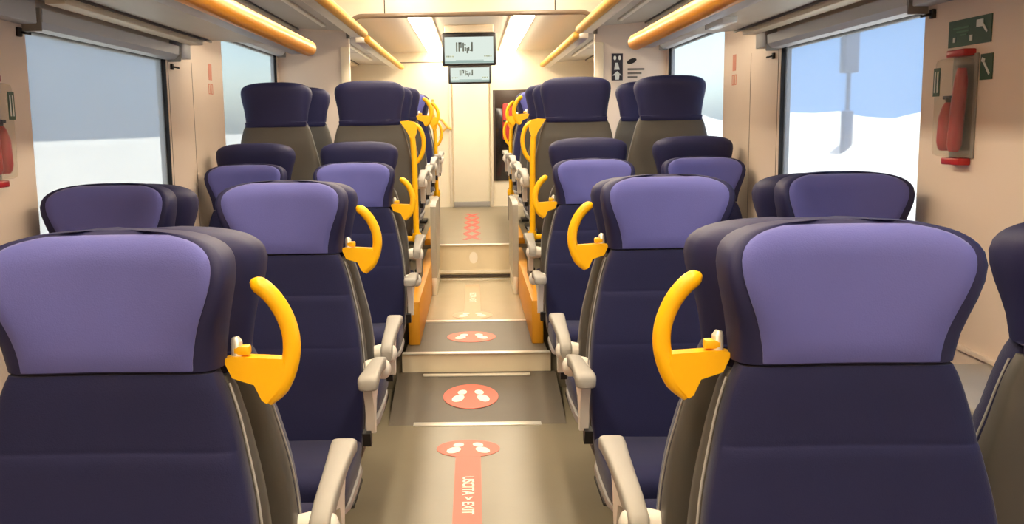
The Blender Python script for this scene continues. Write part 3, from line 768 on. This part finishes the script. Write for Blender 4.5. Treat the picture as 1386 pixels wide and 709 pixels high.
for k, wd in enumerate((0.12, 0.10, 0.07)): box(bm, -0.05, -0.05 + wd, -0.002, 0, 0.02 - k * 0.028, 0.034 - k * 0.028)
obj('small_print', bm, M['greytext'], t, 0)

def ext_case(s, y, z, la, lb):
    t = thing('extinguisher_case', la, 'case', (s * WX, y, z), 0, 'clear extinguisher cases'); hy = 0.068; h = 0.29
    def bx(bm, d0, d1, a, b, z0, z1, bev=0.003):
        q = sorted((-s * d0, -s * d1)); box(bm, q[0], q[1], a, b, z0, z1, bev)
    bm = NB(); bx(bm, 0.0, 0.006, -hy, hy, 0, h, 0.002); obj('back_plate', bm, M['arm'], t)
    bm = NB(); bx(bm, 0.006, 0.062, -hy, hy, 0.004, h - 0.01, 0.016)
    obj('clear_cover', bm, M['clear'], t)
    bm = NB(); bx(bm, 0.0, 0.036, -hy * 0.75, hy * 0.75, h - 0.006, h + 0.014, 0.004); obj('top_clasp', bm, M['fred'], t)
    bm = NB(); bx(bm, 0.0, 0.036, -hy * 0.75, hy * 0.75, -0.020, 0.0, 0.004); obj('bottom_clasp', bm, M['fred'], t)
    bm = NB(); bx(bm, 0.0625, 0.0640, 0.022, 0.060, h - 0.115, h - 0.035, 0); st = obj('green_label', bm, M['green'], t, 0)
    bm = NB(); bx(bm, 0.0640, 0.0650, 0.030, 0.036, h - 0.105, h - 0.045, 0); bx(bm, 0.0640, 0.0650, 0.046, 0.052, h - 0.105, h - 0.045, 0); obj('label_marks', bm, M['signwhite'], st, 0)
    e = thing('fire_extinguisher', lb, 'fire extinguisher', (s * (WX - 0.033), y - 0.010, z + 0.016), 0, 'small red extinguishers')
    bm = NB(); tube(bm, [(0, 0.045, 0.004), (0, 0.045, 0.012), (0, 0.045, 0.03), (0, 0.040, 0.10), (0, 0.034, 0.130), (0, 0.033, 0.142)], [0.014, 0.020, 0.024, 0.024, 0.017, 0.010], 20); obj('cylinder', bm, M['fred'], e, 50)
    bm = NB(); tube(bm, [(0, 0.033, 0.138), (0, 0.033, 0.156)], 0.010, 12); box(bm, -0.008, 0.008, 0.015, 0.060, 0.150, 0.160, 0.003); obj('valve', bm, M['black'], e)
    bm = NB(); tube(bm, [(0, -0.005, 0.004), (0, -0.008, 0.02), (0, -0.018, 0.12), (0, -0.028, 0.20), (0, -0.030, 0.235)], [0.014, 0.020, 0.020, 0.018, 0.012], 16); obj('nozzle_tube', bm, M['fred'], e, 50)
ext_case(1, 2.79, 1.25, 'clear case with red clasps on the wall below the green sign', 'red extinguisher inside the clear case below the green sign')
ext_case(-1, 2.76, 1.23, 'clear case with red clasps on the left wall at the picture edge', 'red extinguisher inside the clear case at the left picture edge')

# small wall table under the near right window
t = thing('wall_table', 'small grey table on the right wall behind the nearest seat', 'table', (WX, 2.36, 0.62))
bm = NB(); box(bm, -0.26, -0.002, -0.22, 0.22, 0.055, 0.080, 0.008, 3); obj('table_top', bm, M['arm'], t)
bm = NB(); prism(bm, [(-0.002, -0.12), (-0.002, 0.054), (-0.18, 0.054), (-0.16, 0.035)], -0.02, 0.02, 'xz'); obj('table_bracket', bm, M['base'], t)

# draught screens at the top of the steps
for s in (-1, 1):
    t = thing('draught_screen', 'grey draught screen with post at the top step, %s of the aisle' % sd(s), 'screen', (s * 0.283, 7.0, 0.201), 0, 'draught screens by the top step')
    bm = NB(); prism(bm, [(-0.42, 0.122), (0.27, 0.122), (0.27, 0.635), (-0.36, 0.635), (-0.405, 0.615), (-0.42, 0.57)], -0.020, 0.020, 'yz'); bevel_all(bm, 0.006); obj('screen_panel', bm, M['panelgrey'], t)
    bm = NB(); box(bm, -0.016, 0.016, -0.42, 0.29, 0.0, 0.122, 0.002); obj('screen_rail', bm, M['alu'], t)
    bm = NB(); tube(bm, [(0, 0.285, 0.0), (0, 0.285, 0.30), (0, 0.285, 0.64)], 0.011, 12); obj('post', bm, M['alu'], t)

# ------------------------------------------------------------------ outside
bm = NB(); box(bm, -60, -1.6, -30, 140, -1.3, -1.2); box(bm, 1.6, 60, -30, 140, -1.3, -1.2); struct('ground', bm, M['ground'], smooth=0)
bm = NB(); prism(bm, [(-2.2, -1.2), (-5.2, 1.19), (-9.0, 1.19), (-9.0, -1.2)], -20, 90, 'xz'); struct('terrain_left', bm, M['ground'], smooth=0)  # made-up bank, tilted so the high sun brightens the lower window
bm = NB()
# made-up rough-topped pale bank, sloped towards the high sun
prof = []; N = 120
lo = []; to = []; bk = []
for k in range(N + 1):
    y = -20 + 110 * k / N
    z = 1.44 + 0.05 * math.sin(y * 0.9) + 0.04 * math.sin(y * 2.3 + 1) + random.uniform(-0.015, 0.015)
    lo.append(bm.verts.new((2.2, y, -1.2))); to.append(bm.verts.new((5.2, y, z))); bk.append(bm.verts.new((7.0, y, -1.2)))
for k in range(N):
    bm.faces.new((lo[k], lo[k + 1], to[k + 1], to[k])); bm.faces.new((to[k], to[k + 1], bk[k + 1], bk[k]))
struct('terrain_right', bm, M['ground'], smooth=0)
bm = NB(); box(bm, -14, -12, 10, 42, -1.2, 14); struct('exterior_backdrop_left', bm, M['facade'], smooth=0)  # added block that darkens the view behind the left blind
bm = NB(); box(bm, 12, 14, 10, 42, -1.2, 14); struct('exterior_backdrop_right', bm, M['backdropR'], smooth=0)  # added block giving the blue tone of sky behind the right blind
t = thing('platform_post', 'blurred grey post outside the bright right window', 'post', (4.75, 12.4, 1.02))
bm = NB(); tube(bm, [(0, 0, -0.1), (0, 0, 0.44), (0, 0, 0.46), (0, 0, 2.4)], [0.075, 0.075, 0.028, 0.028], 12); obj('shaft', bm, M['post'], t)
bm = NB(); box(bm, -0.09, 0.09, -0.10, 0.10, 0.92, 1.7, 0.02); obj('sign_box', bm, M['post'], t)

sun = bpy.data.lights.new('sun', 'SUN'); sun.energy = 8.0; sun.angle = 0.01; so = bpy.data.objects.new('sun', sun); col.objects.link(so)
so.rotation_euler = Vector((0.0, 0.14, -1.0)).to_track_quat('-Z', 'Y').to_euler()
w = bpy.data.worlds.new('sky'); scn.world = w; w.use_nodes = True; nt = w.node_tree; nt.nodes.clear()
sky = nt.nodes.new('ShaderNodeTexSky'); sky.sky_type = 'NISHITA'; sky.sun_disc = False; sky.sun_elevation = math.radians(55); sky.sun_rotation = PI; sky.air_density = 1.0; sky.dust_density = 2.0
bg = nt.nodes.new('ShaderNodeBackground'); bg.inputs['Strength'].default_value = 0.5
o = nt.nodes.new('ShaderNodeOutputWorld'); nt.links.new(sky.outputs[0], bg.inputs['Color']); nt.links.new(bg.outputs[0], o.inputs['Surface'])

# ------------------------------------------------------------------ camera
F, W, H, PX = 1300.0, 1386, 709, 620.0
vp = (640.0, 170.0); roll = math.radians(1.0)
def basis(yaw, pitch):
    fw = Vector((math.sin(yaw) * math.cos(pitch), math.cos(yaw) * math.cos(pitch), -math.sin(pitch)))
    r = Vector((math.cos(yaw), -math.sin(yaw), 0)); u = r.cross(fw)
    return fw, r * math.cos(roll) - u * math.sin(roll), u * math.cos(roll) + r * math.sin(roll)
yaw, pitch = 0.0, 0.14
for _ in range(60):
    fw, r, u = basis(yaw, pitch); d = Vector((0, 1, 0)); z = d.dot(fw)
    qx, qy = PX + F * d.dot(r) / z, H / 2 - F * d.dot(u) / z
    yaw += (qx - vp[0]) / F; pitch += (qy - vp[1]) / F
fw, r, u = basis(yaw, pitch)
cam = bpy.data.cameras.new('camera'); co = bpy.data.objects.new('camera', cam); col.objects.link(co)
cam.sensor_width = 36; cam.lens = F / W * 36; cam.shift_x = (W / 2 - PX) / W; cam.clip_start = 0.02; cam.clip_end = 500
mw = Matrix.Identity(4)
for i in range(3): mw[i][0] = r[i]; mw[i][1] = u[i]; mw[i][2] = -fw[i]
mw[0][3], mw[1][3], mw[2][3] = 0, 0, 1.365
co.matrix_world = mw
scn.camera = co
scn.view_settings.view_transform = 'Standard'; scn.view_settings.look = 'None'; scn.view_settings.gamma = 1; scn.view_settings.use_curve_mapping = False
scn.view_settings.exposure = 0.0
scn.cycles.use_denoising = True
scn.cycles.max_bounces = 10; scn.cycles.diffuse_bounces = 5; scn.cycles.transparent_max_bounces = 12
scn.cycles.sample_clamp_indirect = 6
